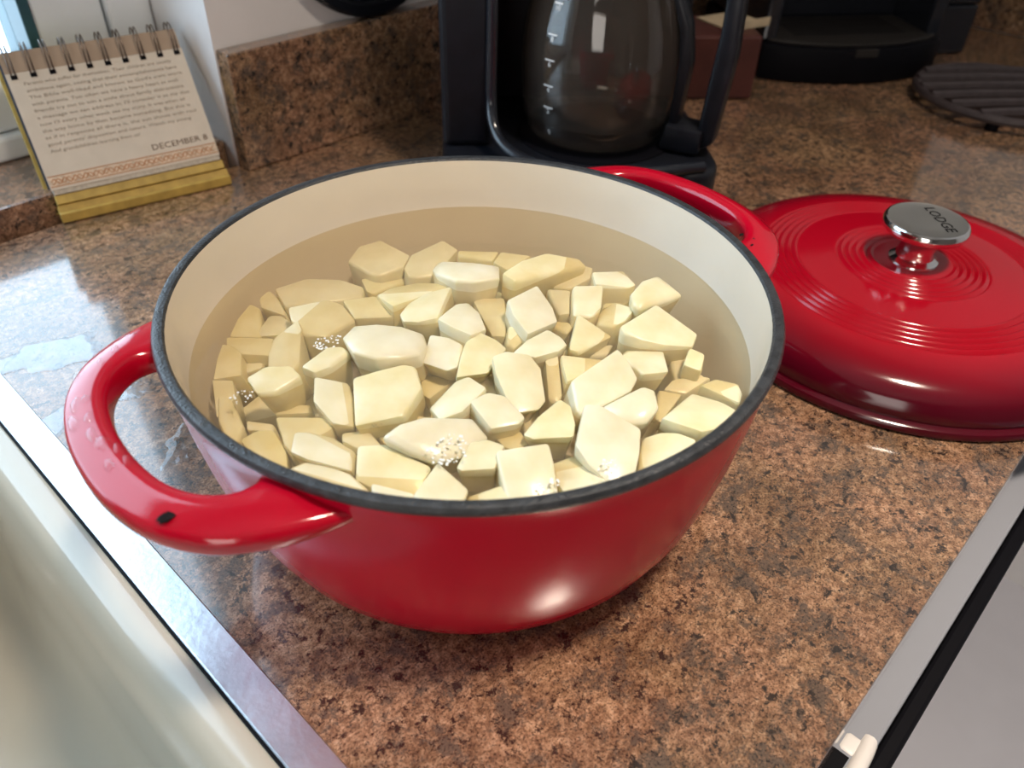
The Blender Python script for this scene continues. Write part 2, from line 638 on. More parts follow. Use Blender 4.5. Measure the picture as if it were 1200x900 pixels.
# ------------------------------------------------------------------ Dutch oven
PC = Vector((.2179, .2269, 0))
pot = thing('dutch_oven', 'red enamelled Dutch oven filled with water and potato chunks', 'pot', PC)
outer = [(0, .0004), (.085, .0004), (.098, .0006), (.1045, .0025), (.1105, .008), (.1165, .0175), (.1225, .032), (.1275, .050), (.1315, .070), (.1345, .090), (.1366, .107), (.1376, .1155), (.1380, .1165)]
from_bm('body', lathe_bm(outer, 128), RED, pot, True)
rim = [(.1380, .1163), (.1388, .1178), (.1390, .1196), (.1382, .1209), (.1365, .1213), (.1345, .1209), (.1336, .1198)]
from_bm('rim', lathe_bm(rim, 128), IRON, pot, True)['label'] = 'bare black iron rim'
inner = [(.1336, .1198), (.1326, .112), (.1312, .100), (.1292, .085), (.1262, .066), (.121, .046), (.113, .028), (.100, .014), (.080, .008), (0, .008)]
from_bm('interior', lathe_bm(inner, 128), CREAM, pot, True)['label'] = 'cream enamel interior'


def handle_bm():
    st = [(.1348, 35.5, .1348, 17.6, .0050), (.138, 33.8, .1375, 18.6, .0060), (.1465, 30.5, .1425, 19.0, .0070), (.157, 26.0, .149, 17.9, .0074), (.1675, 20.5, .1550, 14.7, .0075),
          (.1740, 14.0, .1585, 10.4, .0075), (.1765, 7.0, .1597, 5.2, .0075), (.1770, 0, .1600, 0, .0075)]
    full = st + [(a, -b, c, -d, h) for a, b, c, d, h in st[-2::-1]]
    P = [Vector((a * math.cos(math.radians(b)), a * math.sin(math.radians(b)), 0)) for a, b, c, d, h in full]
    Q = [Vector((c * math.cos(math.radians(d)), c * math.sin(math.radians(d)), 0)) for a, b, c, d, h in full]
    H = [Vector((h, 0, 0)) for *_, h in full]
    P, Q, H = spline(P, 5), spline(Q, 5), spline(H, 5)
    bm = bmesh.new()
    rings = []
    n = 20
    for p, q, h in zip(P, Q, H):
        c = (p + q) / 2
        w = (p - q) / 2
        hh = h.x
        ring = []
        rad = (c.length - .137)
        zc = .1095 - .0004 + max(0, rad) * .02
        for k in range(n):
            a = 2 * math.pi * k / n
            ca, sa = math.cos(a), math.sin(a)
            e = .55
            x = math.copysign(abs(ca) ** e, ca)
            z = math.copysign(abs(sa) ** e, sa)
            ring.append(bm.verts.new(c + w * x + Vector((0, 0, zc + hh * z - (.0025 if x > .5 and z > 0 else 0)))))
        rings.append(ring)
    for A, B in zip(rings[:-1], rings[1:]):
        for k in range(n):
            bm.faces.new((A[k], A[(k + 1) % n], B[(k + 1) % n], B[k]))
    bm.faces.new(rings[0][::-1]); bm.faces.new(rings[-1])
    return bm


AX = 174.0
for a in (AX, AX - 180):
    h = from_bm('handle', handle_bm(), REDWET, pot, True)
    h.rotation_euler = (0, 0, math.radians(a))


def chip(pt, r, seed):
    rr = random.Random(seed)
    bm = bmesh.new()
    bmesh.ops.create_icosphere(bm, subdivisions=2, radius=r)
    for v in bm.verts:
        v.co *= 1 + rr.uniform(-.25, .25)
        v.co.z *= .14
        v.co.x *= 1.35
        v.co.y *= .75
    o = from_bm('enamel_chip', bm, CHIP, pot, True)
    o.location = Vector(pt) - PC
    return o


chip(pix(197, 604, .1155), .0032, 1)['label'] = 'dark chip in the red enamel'
chip(pix(886, 279, .1163), .0028, 2)
chip(pix(869, 275, .1165), .0012, 3)
chip(pix(881, 287, .1165), .0009, 4)

# ------------------------------------------------------------------ water and potatoes
ZW = .0915
wat = from_bm('water', lathe_bm([(0, 0), (.08, 0), (.128, 0), (.1302, .0005)], 96), WATER, None, True)
wat.location = PC + Vector((0, 0, ZW))
tag(wat, 'cloudy starchy water filling the red pot', 'water')

# each visible chunk: outline of its upper face in photo pixels, height of that face against the water (mm), dome flag, kind
PIECES = [
 ([(281,354),(304,361),(305,393),(268,393),(272,373)], -8, 0),
 ([(314,340),(334,353),(333,367),(305,360),(297,349)], -10, 0),
 ([(315,368),(330,369),(343,380),(335,393),(298,393),(307,379)], -9, 0),
 ([(265,395),(320,395),(320,415),(282,414),(265,404)], -9, 0),
 ([(321,398),(350,382),(354,391),(350,422),(340,430),(312,428),(314,411)], -2, 0),
 ([(240,405),(281,405),(281,437),(249,443),(231,444),(233,422)], -9, 0),
 ([(282,415),(309,418),(307,432),(281,438)], -15, 0),
 ([(230,451),(272,448),(275,465),(250,476),(245,488),(237,488)], -9, 0),
 ([(288,443),(312,432),(341,431),(353,441),(321,456),(301,458)], 4, 0),
 ([(353,429),(383,406),(401,405),(409,412),(388,428),(369,436)], 4, 0),
 ([(339,365),(383,352),(400,355),(415,370),(382,390),(355,391),(342,378)], -1, 0),
 ([(324,342),(360,328),(398,326),(424,332),(423,344),(389,347),(336,361)], -9, 0),
 ([(401,352),(440,348),(461,370),(415,371)], -2, 0),
 ([(408,305),(421,290),(446,284),(480,300),(472,312),(444,320),(433,318)], -8, 0),
 ([(423,328),(447,323),(473,316),(479,326),(447,336),(437,345),(430,342)], -14, 0),
 ([(442,347),(459,334),(490,326),(513,328),(526,335),(500,342),(478,352),(462,367)], -1, 0),
 ([(474,313),(482,299),(518,283),(536,293),(513,300),(510,320),(489,323),(479,322)], -8, 0),
 ([(537,293),(585,293),(577,305),(537,300)], -7, 0),
 ([(513,299),(557,304),(584,311),(584,332),(557,338),(535,336),(513,323),(508,313)], 2, 1),
 ([(587,295),(623,297),(596,316),(578,308)], -6, 0),
 ([(590,328),(612,310),(640,296),(678,294),(687,301),(664,308),(630,318),(605,334)], 3, 0),
 ([(673,308),(695,314),(691,326),(670,337),(648,336),(655,322)], -7, 0),
 ([(468,366),(478,353),(500,342),(528,337),(519,351),(512,374),(490,377),(472,375)], 2, 0),
 ([(535,351),(549,348),(562,362),(570,386),(552,397),(532,388),(513,377),(525,362)], 4, 0),
 ([(553,347),(591,348),(594,371),(592,395),(576,393),(563,362)], -4, 0),
 ([(595,356),(630,333),(648,356),(654,371),(619,391),(602,372)], 5, 0),
 ([(641,338),(669,340),(668,366),(655,368)], -3, 0),
 ([(672,336),(707,336),(705,358),(695,368),(673,366)], 2, 0),
 ([(694,319),(731,314),(746,332),(737,336),(698,335)], 1, 0),
 ([(710,342),(738,345),(736,355),(707,359)], -8, 0),
 ([(739,349),(752,332),(771,323),(784,331),(800,342),(784,350),(758,358),(750,365),(742,360)], 4, 1),
 ([(705,361),(720,353),(744,365),(733,377),(720,382),(701,375)], 0, 0),
 ([(727,388),(769,360),(791,372),(818,385),(812,399),(780,401),(753,399),(732,394)], 5, 0),
 ([(808,408),(827,414),(823,433),(801,427)], 1, 0),
 ([(677,371),(700,381),(718,388),(701,400),(680,413),(667,412),(680,388)], 2, 0),
 ([(642,375),(668,377),(672,384),(665,391),(652,384)], -5, 0),
 ([(601,412),(618,397),(642,385),(658,395),(665,404),(655,411),(628,418)], 5, 0),
 ([(596,384),(607,384),(619,392),(604,406),(594,402)], 0, 0),
 ([(546,402),(562,390),(581,397),(594,406),(580,418),(572,434),(535,441),(541,416)], 4, 0),
 ([(504,393),(526,397),(542,405),(536,428),(523,432),(494,422),(501,407)], 2, 0),
 ([(403,398),(415,379),(441,374),(470,376),(494,386),(497,402),(490,418),(470,425),(441,428),(415,420)], 5, 1),
 ([(369,445),(408,445),(413,462),(415,496),(389,496),(368,474)], 1, 0),
 ([(414,441),(440,435),(472,429),(486,432),(493,455),(473,484),(416,493)], 5, 0),
 ([(503,471),(533,445),(549,442),(570,461),(555,467),(542,483),(516,488)], 4, 0),
 ([(577,425),(593,418),(621,418),(634,431),(640,462),(632,472),(606,478),(593,464),(581,441)], 6, 0),
 ([(638,424),(654,421),(660,458),(655,466),(643,462)], -2, 0),
 ([(551,472),(572,462),(592,465),(616,486),(608,493),(576,499)], 5, 0),
 ([(657,421),(708,416),(711,422),(688,435),(665,451)], 0, 0),
 ([(671,449),(714,425),(723,416),(737,428),(747,442),(740,454),(688,481),(679,477)], 5, 0),
 ([(730,414),(736,405),(778,408),(783,440),(754,443),(740,426)], 2, 0),
 ([(784,414),(806,413),(800,430),(812,437),(792,444)], -7, 0),
 ([(788,445),(811,440),(834,442),(805,459),(778,455)], -7, 0),
 ([(840,440),(866,449),(874,464),(867,476),(848,464),(832,454),(822,448)], 0, 0),
 ([(814,453),(848,465),(868,478),(846,505),(822,513),(776,495),(796,472)], 5, 0),
 ([(705,474),(731,466),(753,458),(766,464),(771,482),(758,495),(737,496),(719,489)], 5, 1),
 ([(685,482),(704,482),(719,491),(737,499),(751,502),(750,527),(744,555),(717,561),(691,543),(675,524),(680,503)], 6, 0),
 ([(754,511),(774,508),(793,511),(815,522),(800,545),(760,560),(749,555),(751,527)], 2, 0),
 ([(645,537),(673,525),(690,544),(715,563),(700,585),(666,590),(656,570),(649,548)], 2, 0),
 ([(582,536),(642,530),(648,546),(655,578),(640,592),(605,592),(594,576),(587,557)], 5, 0),
 ([(613,505),(630,486),(656,467),(669,477),(674,498),(672,514),(645,512),(626,512)], 4, 0),
 ([(574,507),(610,503),(620,520),(605,530),(592,524)], -4, 0),
 ([(535,546),(551,516),(571,514),(591,523),(580,534),(579,551),(541,551)], 5, 0),
 ([(549,577),(590,570),(604,592),(590,604),(545,604)], 1, 0),
 ([(486,578),(513,542),(549,572),(541,592),(520,602),(484,594)], 6, 0),
 ([(450,521),(470,505),(497,494),(530,490),(552,487),(571,505),(549,515),(538,530),(512,539),(480,532)], 5, 1),
 ([(420,528),(452,527),(464,532),(505,548),(487,576),(435,566),(416,559)], 1, 0),
 ([(400,506),(431,503),(446,521),(421,526),(400,516)], -3, 0),
 ([(345,506),(362,504),(389,509),(413,525),(410,552),(360,541),(341,533)], 1, 0),
 ([(322,486),(390,489),(388,503),(352,500),(341,530),(333,520)], -2, 0),
 ([(338,549),(360,541),(383,544),(410,555),(432,573),(425,587),(385,580),(348,564)], 0, 0),
 ([(281,515),(301,505),(321,505),(335,528),(337,549),(325,556),(300,540)], -5, 0),
 ([(256,466),(272,469),(285,498),(278,514),(265,516),(244,496)], -8, 0),
 ([(288,493),(320,495),(321,504),(289,505)], -13, 0),
 ([(435,568),(486,578),(482,594),(470,598),(436,588)], 1, 0),
 ([(322,470),(364,474),(367,485),(322,485)], -10, 0),
 ([(492,437),(533,442),(503,468),(494,462)], -9, 0),
 ([(575,438),(582,446),(592,463),(574,461),(552,443)], -5, 0),
 ([(772,457),(800,462),(775,494),(768,490)], -8, 0),
 ([(440,492),(500,488),(470,503),(450,518),(436,502)], -7, 0),
 ([(655,412),(700,405),(720,400),(712,414),(660,420)], -6, 0),
]


def hull2(pts):
    pts = sorted(set((round(x, 6), round(y, 6)) for x, y in pts))
    def half(p):
        h = []
        for q in p:
            while len(h) > 1 and (h[-1][0] - h[-2][0]) * (q[1] - h[-2][1]) - (h[-1][1] - h[-2][1]) * (q[0] - h[-2][0]) <= 0:
                h.pop()
            h.append(q)
        return h
    a, b = half(pts), half(pts[::-1])
    return a[:-1] + b[:-1]


def potato(poly, dz, dome, i, depth=None, z=None, from_pix=True):
    rr = random.Random(100 + i)
    zt = ZW + dz / 1000.0 if z is None else z
    if from_pix:
        pts = [pix(u, v, zt) for u, v in poly]
    else:
        pts = [Vector((x, y, zt)) for x, y in poly]
    pts = hull2([(p.x, p.y) for p in pts])
    c = Vector((sum(p[0] for p in pts) / len(pts), sum(p[1] for p in pts) / len(pts), zt))
    rmax = .1275 if zt > .085 else .122
    q = []
    for x, y in pts:
        d = Vector((x, y, 0)) - PC
        d.z = 0
        if d.length > rmax:
            d *= rmax / d.length
        q.append(Vector((PC.x + d.x, PC.y + d.y, zt)))
    gx = 1.045 if from_pix else 1.0
    q = [c + (p - c) * gx for p in q]
    depth = depth or rr.uniform(.017, .024)
    tx, ty = (rr.uniform(-.24, .24), rr.uniform(-.24, .24)) if dz > -3 else (rr.uniform(-.1, .1), rr.uniform(-.1, .1))
    sh = Vector((rr.uniform(-.0015, .0015), rr.uniform(-.0015, .0015), 0))
    ta, tb = rr.uniform(.86, 1.0), rr.uniform(.66, .88)
    L = []
    top = [p - c for p in q]
    for p in top:
        p.z = p.x * tx + p.y * ty
    cy = PC - c
    cy.z = 0
    tow = cy.normalized() * .002 if cy.length > 1e-4 else Vector()
    if dome:
        L.append([p * .45 + Vector((0, 0, .0030)) for p in top])
        L.append([p * .78 + Vector((0, 0, .0018)) for p in top])
    L.append([p.copy() for p in top])
    L.append([Vector((p.x * ta, p.y * ta, -depth * .5)) + sh + tow for p in top])
    L.append([Vector((p.x * tb, p.y * tb, -depth)) + sh * 2 + tow * 2 for p in top])
    bm = loops_bm(L, True, True)
    bmesh.ops.recalc_face_normals(bm, faces=bm.faces[:])
    bmesh.ops.remove_doubles(bm, verts=bm.verts[:], dist=.0003)
    ang = [e for e in bm.edges if len(e.link_faces) == 2 and e.calc_face_angle(0) > (.3 if not dome else .6)]
    bmesh.ops.bevel(bm, geom=ang, offset=.0017 if not dome else .0012, segments=2, profile=.5, affect='EDGES', clamp_overlap=True)
    o = from_bm('potato_chunk', bm, POT, None, True)
    try:
        o.data.set_sharp_from_angle(angle=math.radians(40))
    except Exception:
        pass
    o.location = c
    return o


chunks = []
for i, (poly, dz, dome) in enumerate(PIECES):
    o = potato(poly, dz, dome, i)
    vs = [o.data.vertices[k].co for k in range(len(o.data.vertices))]
    pw = [pix(u, v, o.location.z) for u, v in poly]
    ar = abs(sum(pw[k - 1].x * pw[k].y - pw[k].x * pw[k - 1].y for k in range(len(pw)))) / 2 * 1e6
    mx, my = sum(p.x for p in pw) / len(pw), sum(p.y for p in pw) / len(pw)
    sxx = sum((p.x - mx) ** 2 for p in pw); syy = sum((p.y - my) ** 2 for p in pw); sxy = sum((p.x - mx) * (p.y - my) for p in pw)
    dd = math.sqrt((sxx - syy) ** 2 + 4 * sxy ** 2)
    asp = math.sqrt((sxx + syy + dd) / max(1e-12, sxx + syy - dd))
    size = 'large' if ar > 900 else 'small' if ar < 330 else 'medium'
    shape = 'rounded' if dome else 'long' if asp > 1.75 else 'four-cornered' if len(poly) <= 4 else 'blocky' if asp < 1.3 else 'oblong'
    state = 'sunk in' if dz <= -5 else 'poking out of' if dz >= 3 else 'level with'
    rel = Vector((o.location.x, o.location.y, 0)) - PC
    sect = ['lid', 'coffee maker', 'calendar', 'sink', 'steel ring', 'counter front'][int(((math.degrees(math.atan2(rel.y, rel.x)) + 35) % 360) // 60)]
    sect = {'steel ring': 'sink-side handle'}.get(sect, sect)
    ring = 'mid pot' if rel.length < .035 else 'halfway to the' if rel.length < .085 else 'by the wall toward the'
    place = 'in mid pot' if ring == 'mid pot' else ring + ' ' + sect
    chunks.append((o, size, shape, len(hull2([(p.x, p.y) for p in pw])), state, place))
    tag(o, '%s %s potato chunk %s the water %s' % (size, shape, state, place), 'potato', 'potato chunks in the red pot')
labs = [c[0]['label'] for c in chunks]
for o, size, shape, nc, state, place in chunks:
    if labs.count(o['label']) > 1:
        word = {3: 'three', 4: 'four', 5: 'five', 6: 'six', 7: 'seven', 8: 'eight'}.get(nc, 'many')
        o['label'] = '%s %s-cornered potato chunk %s the water %s' % (size, word, state, place)
# lower layer seen in the gaps
rl = random.Random(31)
k = 0
for ring, cnt in ((.018, 4), (.048, 9), (.078, 14), (.102, 18)):
    for j in range(cnt):
        a = 2 * math.pi * (j + rl.uniform(-.2, .2)) / cnt + ring * 40
        cx, cy = PC.x + ring * math.cos(a), PC.y + ring * math.sin(a)
        if ring > .1 and (cx - PC.x) * .735 + (cy - PC.y) * .678 > .06:
            continue
        rot = rl.uniform(0, 3)
        w, h = rl.uniform(.012, .016), rl.uniform(.010, .014)
        poly = []
        for n_ in range(5):
            t = rot + 2 * math.pi * n_ / 5 + rl.uniform(-.2, .2)
            poly.append((cx + w * math.cos(t), cy + h * math.sin(t)))
        o = potato(poly, -20, 0, 500 + k, depth=.02, z=ZW - rl.uniform(.022, .028), from_pix=False)
        tag(o, 'raw potato chunk in the lower layer glimpsed between the upper chunks', 'potato', 'lower layer of potato chunks')
        k += 1

# patches of starch froth on the water
for fi, (u, v, r, n, zz) in enumerate(((526, 526, .010, 60, .0085), (384, 401, .007, 40, .003), (441, 497, .0035, 14, .002), (768, 497, .0035, 12, .002), (285, 464, .006, 22, .0015), (626, 408, .004, 14, .002), (643, 571, .005, 20, .0075), (714, 547, .005, 20, .0085))):
    rr = random.Random(900 + fi)
    bm = bmesh.new()
    c = pix(u, v, ZW + zz)
    for _ in range(n):
        a, d = rr.uniform(0, 6.28), r * math.sqrt(rr.random())
        m = Matrix.Translation((d * math.cos(a), d * .75 * math.sin(a), 0)) @ Matrix.Diagonal((1, 1, .55, 1))
        bmesh.ops.create_icosphere(bm, subdivisions=1, radius=rr.uniform(.0003, .0008), matrix=m)
    o = from_bm('starch_froth', bm, FROTH if n > 15 else DROPM, None, True)
    o.location = c
    tag(o, 'patch of white starch froth among the potato chunks', 'froth', 'froth patches', 'stuff')

# ------------------------------------------------------------------ pot lid
LC = Vector((.5395, .1285, 0))
lid = thing('pot_lid', 'red enamelled lid with concentric ridges and a steel knob', 'lid', LC)


def lid_profile():
    P = [(.1375, .0006), (.1395, .0016), (.1400, .0040), (.1392, .0062), (.1370, .0074), (.1362, .0084), (.1366, .0100), (.1362, .0150), (.1345, .0200), (.1310, .0248), (.1255, .0285), (.118, .0312), (.110, .0330)]

    def base(r):
        return .0330 + .0085 * (1 - (r / .110) ** 2)
    r = .109
    while r > .016:
        z = base(r)
        for a, b_, nn in ((.076, .100, 5), (.026, .050, 5)):
            if a <= r <= b_:
                t = (r - a) / (b_ - a) * nn
                z += .00085 * math.sin(2 * math.pi * t) 
        P.append((r, z))
        r -= .0008
    P.append((.015, base(.015)))
    P.append((.006, base(.006)))
    P.append((0, base(0)))
    return P


from_bm('dome', lathe_bm(lid_profile(), 128), LIDRED, lid, True)
from_bm('knob_stem', lathe_bm([(.0165, .0405), (.0160, .0425), (.0125, .0450), (.0115, .050), (.0135, .0575), (.017, .0628), (.017, .0632), (0, .0632)], 48), CHROME, lid, True)
kd = from_bm('knob', lathe_bm([(0, .0630), (.022, .0630), (.0262, .0638), (.0272, .0655), (.0272, .0690), (.0262, .0708), (.0250, .0713)], 64), CHROME, lid, True)
from_bm('knob_top', lathe_bm([(.0250, .0713), (.0244, .0710), (.012, .0712), (0, .0712)], 64), KNOBTOP, lid, True)
tm = text_mesh('LODGE', .0105, .0001, 'CENTER')
to = link('knob_lettering', tm, BLACKM, kd)
to['label'] = 'dark lettering on the knob'
to.location = (.0035, -.0035, .07125)
to.rotation_euler = (0, 0, math.radians(-133))

# ------------------------------------------------------------------ drip coffee maker with glass carafe
O1 = Vector((.567, .430, 0))
ANG = 47.0
# local frame: x = right as seen from the front, y = towards the back
cm = thing('coffee_maker', 'black drip coffee maker with a tall side tower holding the glass carafe', 'coffee maker', O1, rotz=math.radians(ANG - 90))
base = rrect(-.137, .098, -.088, .15, .03, 6)
from_bm('base', prism_bm(base, .0006, .034, .006, 3), BLACKP, cm, True)
from_bm('warming_plate', lathe_bm([(0, .0352), (.060, .0352), (.066, .0362), (.070, .0350), (.070, .0335)], 64), BLACKM, cm, True)
box('tower', -.1365, -.094, -.030, .149, .034, .36, BLACKP, cm, .006, 3)
box('back_column', -.094, .097, .085, .149, .034, .36, BLACKP, cm, .004, 3)
box('brew_head', -.094, .097, -.05, .085, .255, .36, BLACKP, cm, .01, 3)
from_bm('glossy_edge_trim', tube_bm(spline([(-.0935, -.028, .30), (-.0940, -.030, .16), (-.0950, -.034, .085), (-.0935, -.045, .060), (-.084, -.062, .047), (-.060, -.080, .040), (-.02, -.0885, .037), (.04, -.0885, .037), (.08, -.080, .037)], 6), .0048, 10), BLACKG, cm, True)

cf = thing('carafe', 'glass coffee carafe with white level marks and black handle', 'carafe', O1 + Vector((0, 0, .0365)), rotz=math.radians(ANG - 90))
prof = [(0, .0004), (.050, .0004), (.0565, .002), (.0610, .007), (.0645, .018), (.0672, .036), (.0685, .058), (.0680, .078), (.0655, .096), (.0610, .114), (.0560, .130), (.0530, .145), (.0525, .160)]
from_bm('glass_body', lathe_bm(prof, 72), GLASS, cf, True)
from_bm('glass_inner_wall', lathe_bm([(max(0, r - .0022), z + .0018) for r, z in prof[2:]], 72), GLASS, cf, True)
from_bm('base_band', lathe_bm([(.0634, .0135), (.0640, .0137), (.0655, .0215), (.0649, .0217)], 72), clear_mat('band_glass', (.75, .72, .70), 2.2, rough=.08), cf, True)
from_bm('collar', lathe_bm([(.0535, .146), (.056, .146), (.057, .160), (.058, .178), (.050, .182), (0, .183)], 48), BLACKP, cf, True)
hd = math.radians(-28)
hv = Vector((math.cos(hd), math.sin(hd), 0))


def hp(r, z, s=0):
    return hv * r + Vector((-hv.y, hv.x, 0)) * s + Vector((0, 0, z))


def hbox(name, pts, half, mat, bev=.003):
    """handle plate: outline in (radius, height), thickness 2*half"""
    bm = bmesh.new()
    A = [bm.verts.new(hp(r, z, -half)) for r, z in pts]
    B = [bm.verts.new(hp(r, z, half)) for r, z in pts]
    n = len(pts)
    bm.faces.new(A[::-1]); bm.faces.new(B)
    for k in range(n):
        bm.faces.new((A[k], A[(k + 1) % n], B[(k + 1) % n], B[k]))
    bmesh.ops.recalc_face_normals(bm, faces=bm.faces[:])
    bmesh.ops.bevel(bm, geom=bm.edges[:], offset=bev, segments=2, profile=.5, affect='EDGES')
    return from_bm(name, bm, mat, cf, True)


hbox('handle_grip', [(.094, .001), (.108, .010), (.114, .08), (.111, .165), (.098, .172), (.099, .10), (.094, .030)], .011, BLACKP)
hbox('handle_bracket', [(.0630, .000), (.098, .000), (.099, .021), (.0665, .023)], .015, BLACKP)
hbox('handle_strap', [(.0675, .020), (.075, .020), (.079, .07), (.074, .10), (.062, .125), (.056, .125), (.067, .095), (.0695, .07)], .010, BLACKP, .002)
hbox('handle_top', [(.056, .158), (.106, .160), (.104, .178), (.056, .176)], .011, BLACKP)

# level marks on the carafe, on the side facing left-front
mk_ang = math.radians(-136)


def on_carafe(name, me, z, ang):
    """wrap a flat mesh (x right, y up) on to the glass at height z"""
    def rad(zz):
        for (r0, z0), (r1, z1) in zip(prof[:-1], prof[1:]):
            if z0 <= zz <= z1 and z1 > z0:
                return r0 + (r1 - r0) * (zz - z0) / (z1 - z0)
        return prof[-1][0]
    for v in me.vertices:
        zz = z + v.co.y
        a = ang + v.co.x / .066
        r = rad(zz) + .0004 + v.co.z
        v.co = Vector((r * math.cos(a), r * math.sin(a), zz))
    o = link(name, me, MARK, cf)
    return o


for lab, z in (('2', .033), ('4', .051), ('6', .071), ('8', .090), ('10', .112)):
    tk = bpy.data.meshes.new('tick')
    xs = [-.0045 + .0015 * k for k in range(7)]
    vs = [(x, y, 0) for y in (0.0045, 0.0057) for x in xs]
    tk.from_pydata(vs, [], [(k, k + 1, k + 8, k + 7) for k in range(6)])
    on_carafe('level_tick', tk, z, mk_ang)
    on_carafe('level_number', text_mesh(lab, .0058, 0, 'CENTER'), z, mk_ang)
tk = bpy.data.meshes.new('tick')
tk.from_pydata([(.0013 * math.cos(a * .5236), .0024 * math.sin(a * .5236), 0) for a in range(12)], [], [tuple(range(12))])
on_carafe('level_dot', tk, .0165, mk_ang)

# ------------------------------------------------------------------ things between and behind the coffee makers
bx = box('wooden_box', -.045, .045, -.04, .04, .0006, .068, BROWNB, bev=.003)
bx.location = (.829, .480, 0)
bx.rotation_euler = (0, 0, math.radians(-43))
tag(bx, 'dark red-brown wooden box between the two black coffee machines', 'box')

kc = thing('paper_card', 'small beige kraft card lying on top of the red-brown box', 'card', (0, 0, 0))
kc.location = (.856, .470, .0682)
kc.rotation_euler = (0, 0, math.radians(-16))
box('card_sheet', -.030, .026, -.028, .028, .0002, .0022, KRAFT, kc, .0004)
box('card_fold', -.030, .026, -.0281, -.0265, .0022, .009, KRAFT, kc, .0003)

O2 = Vector((.9925, .385, 0))
A2 = math.atan2(-.606, .795)
pb = thing('pod_coffee_brewer', 'black single-serve coffee brewer with a curved drip tray in the counter corner', 'coffee maker', O2, rotz=A2)
arc = [(-.112 + .224 * t / 16, -.034 * math.sin(math.pi * t / 16) ** .7) for t in range(17)]
ped = [(x, y) for x, y in arc] + [(.112, .19), (-.112, .19)]
from_bm('base', prism_bm(ped, .0006, .040, .004, 2), BLACKM, pb, True)
trp = [(x * .93, y * .9 + .004) for x, y in arc] + [(.100, .085), (-.100, .085)]
from_bm('drip_tray', prism_bm(trp, .040, .0445, .0015, 2), DARKT, pb, True)
sl = bpy.data.meshes
for k in range(7):
    y = .012 + .01 * k
    box('tray_slot', -.07, .07, y, y + .003, .0445, .0449, BLACKM, pb)
box('tray_lip_tab', -.014, .014, -.0345, -.030, .031, .040, DARKT, pb, .001)
box('body', -.112, .112, .085, .19, .040, .33, BLACKP, pb, .008, 3)
box('side_cheek', .094, .112, .005, .086, .040, .33, BLACKG, pb, .004, 2)
box('side_cheek', -.112, -.094, .005, .086, .040, .33, BLACKG, pb, .004, 2)
box('brew_head', -.110, .110, -.015, .085, .22, .33, BLACKP, pb, .012, 3)
box('water_tank', .1135, .196, .062, .185, .0006, .060, BLACKG, pb, .004, 2)
box('water_tank', .1135, .196, .062, .185, .0612, .32, BLACKG, pb, .003, 2)

# round cast-iron trivet
tv = thing('trivet', 'dark round slatted iron trivet beside the pod coffee brewer', 'trivet', (1.026, .216, 0))
TR = .092
from_bm('rim_ring', tube_bm([(TR * math.cos(t * math.pi / 24), TR * math.sin(t * math.pi / 24), .0135) for t in range(48)], .0048, 8, True), TRIV, tv, True)
for k in range(6):
    off = -.066 + .0265 * k
    hw = math.sqrt(TR ** 2 - off ** 2)
    a = math.radians(-44)
    pts = []
    for t in range(9):
        s = -hw + 2 * hw * t / 8
        b = off + .006 * math.sin(math.pi * t / 8)
        pts.append((s * math.cos(a) - b * math.sin(a), s * math.sin(a) + b * math.cos(a), .0150))
    from_bm('slat', tube_bm(pts, .0062, 8), TRIV, tv, True)
for k in range(4):
    a = math.radians(12 + 90 * k)
    f = from_bm('foot', lathe_bm([(0, .0004), (.006, .0004), (.0068, .003), (.006, .011), (0, .011)], 16), BLACKM, tv, True)
    f.location = (.084 * math.cos(a), .084 * math.sin(a), 0)

# black round tray leaning on the wall above the backsplash
dk = thing('round_tray', 'black round tray with a raised rim standing on the backsplash ledge', 'tray', (.500, .6440, .1030))
dk.rotation_euler = (math.radians(-3.0), 0, 0)
R = .096
d1 = from_bm('tray_face', lathe_bm([(0, .004), (.080, .004), (.083, .0045), (.083, .0005), (0, .0005)], 72), BLACKG, dk, True)
d2 = from_bm('tray_rim', lathe_bm([(.083, .0005), (.083, .0055), (.086, .0095), (.0935, .0105), (.096, .0085), (.096, .003), (.094, .0005)], 72, wrap=True), BLACKP, dk, True)
for d in (d1, d2):
    d.rotation_euler = (math.radians(90), 0, 0)
    d.location = (0, .0115, R)

# ------------------------------------------------------------------ desk calendar
BL, BR = pix(70, 255, .0008), pix(270, 208, .0008)
BL = pix(71, 254, .006); BR = pix(270, 208, .006)
e = (BR - BL); WID = e.length
cal = thing('desk_calendar', 'spiral-bound daily desk calendar on a yellow easel beside the window', 'calendar', (BL.x, BL.y, .0), rotz=math.atan2(e.y, e.x))
TAU = math.radians(33)
# local: x along the foot, y backwards, z up ; board frame: X along, Yb up the slope, Zb out of the page (towards viewer)


def board(name, bmo, mat, smooth=False, parent=None):
    o = from_bm(name, bmo, mat, parent or cal, smooth)
    if parent is None:
        o.rotation_euler = (math.pi / 2 - TAU, 0, 0)
        o.location = (0, .0, .006)
    return o


HB = .130
box('easel_foot', .0, WID, -.002, .036, .0006, .0085, YELLOW, cal, .0008)
board('easel_board', box_bm(-.0035, WID, .004, HB, -.0165, -.0120, .0006), YELLOW)
board('easel_step', box_bm(.0005, WID - .0005, 0.001, .0085, -.0160, .0005, .0008), YELLOW)
board('easel_step', box_bm(.0010, WID - .002, .0087, .0160, -.0118, .0025, .0008), YELLOW)
board('backing_card', box_bm(-.0006, WID - .004, .0165, HB - .002, -.0118, -.0105, .0003), BLUEG)
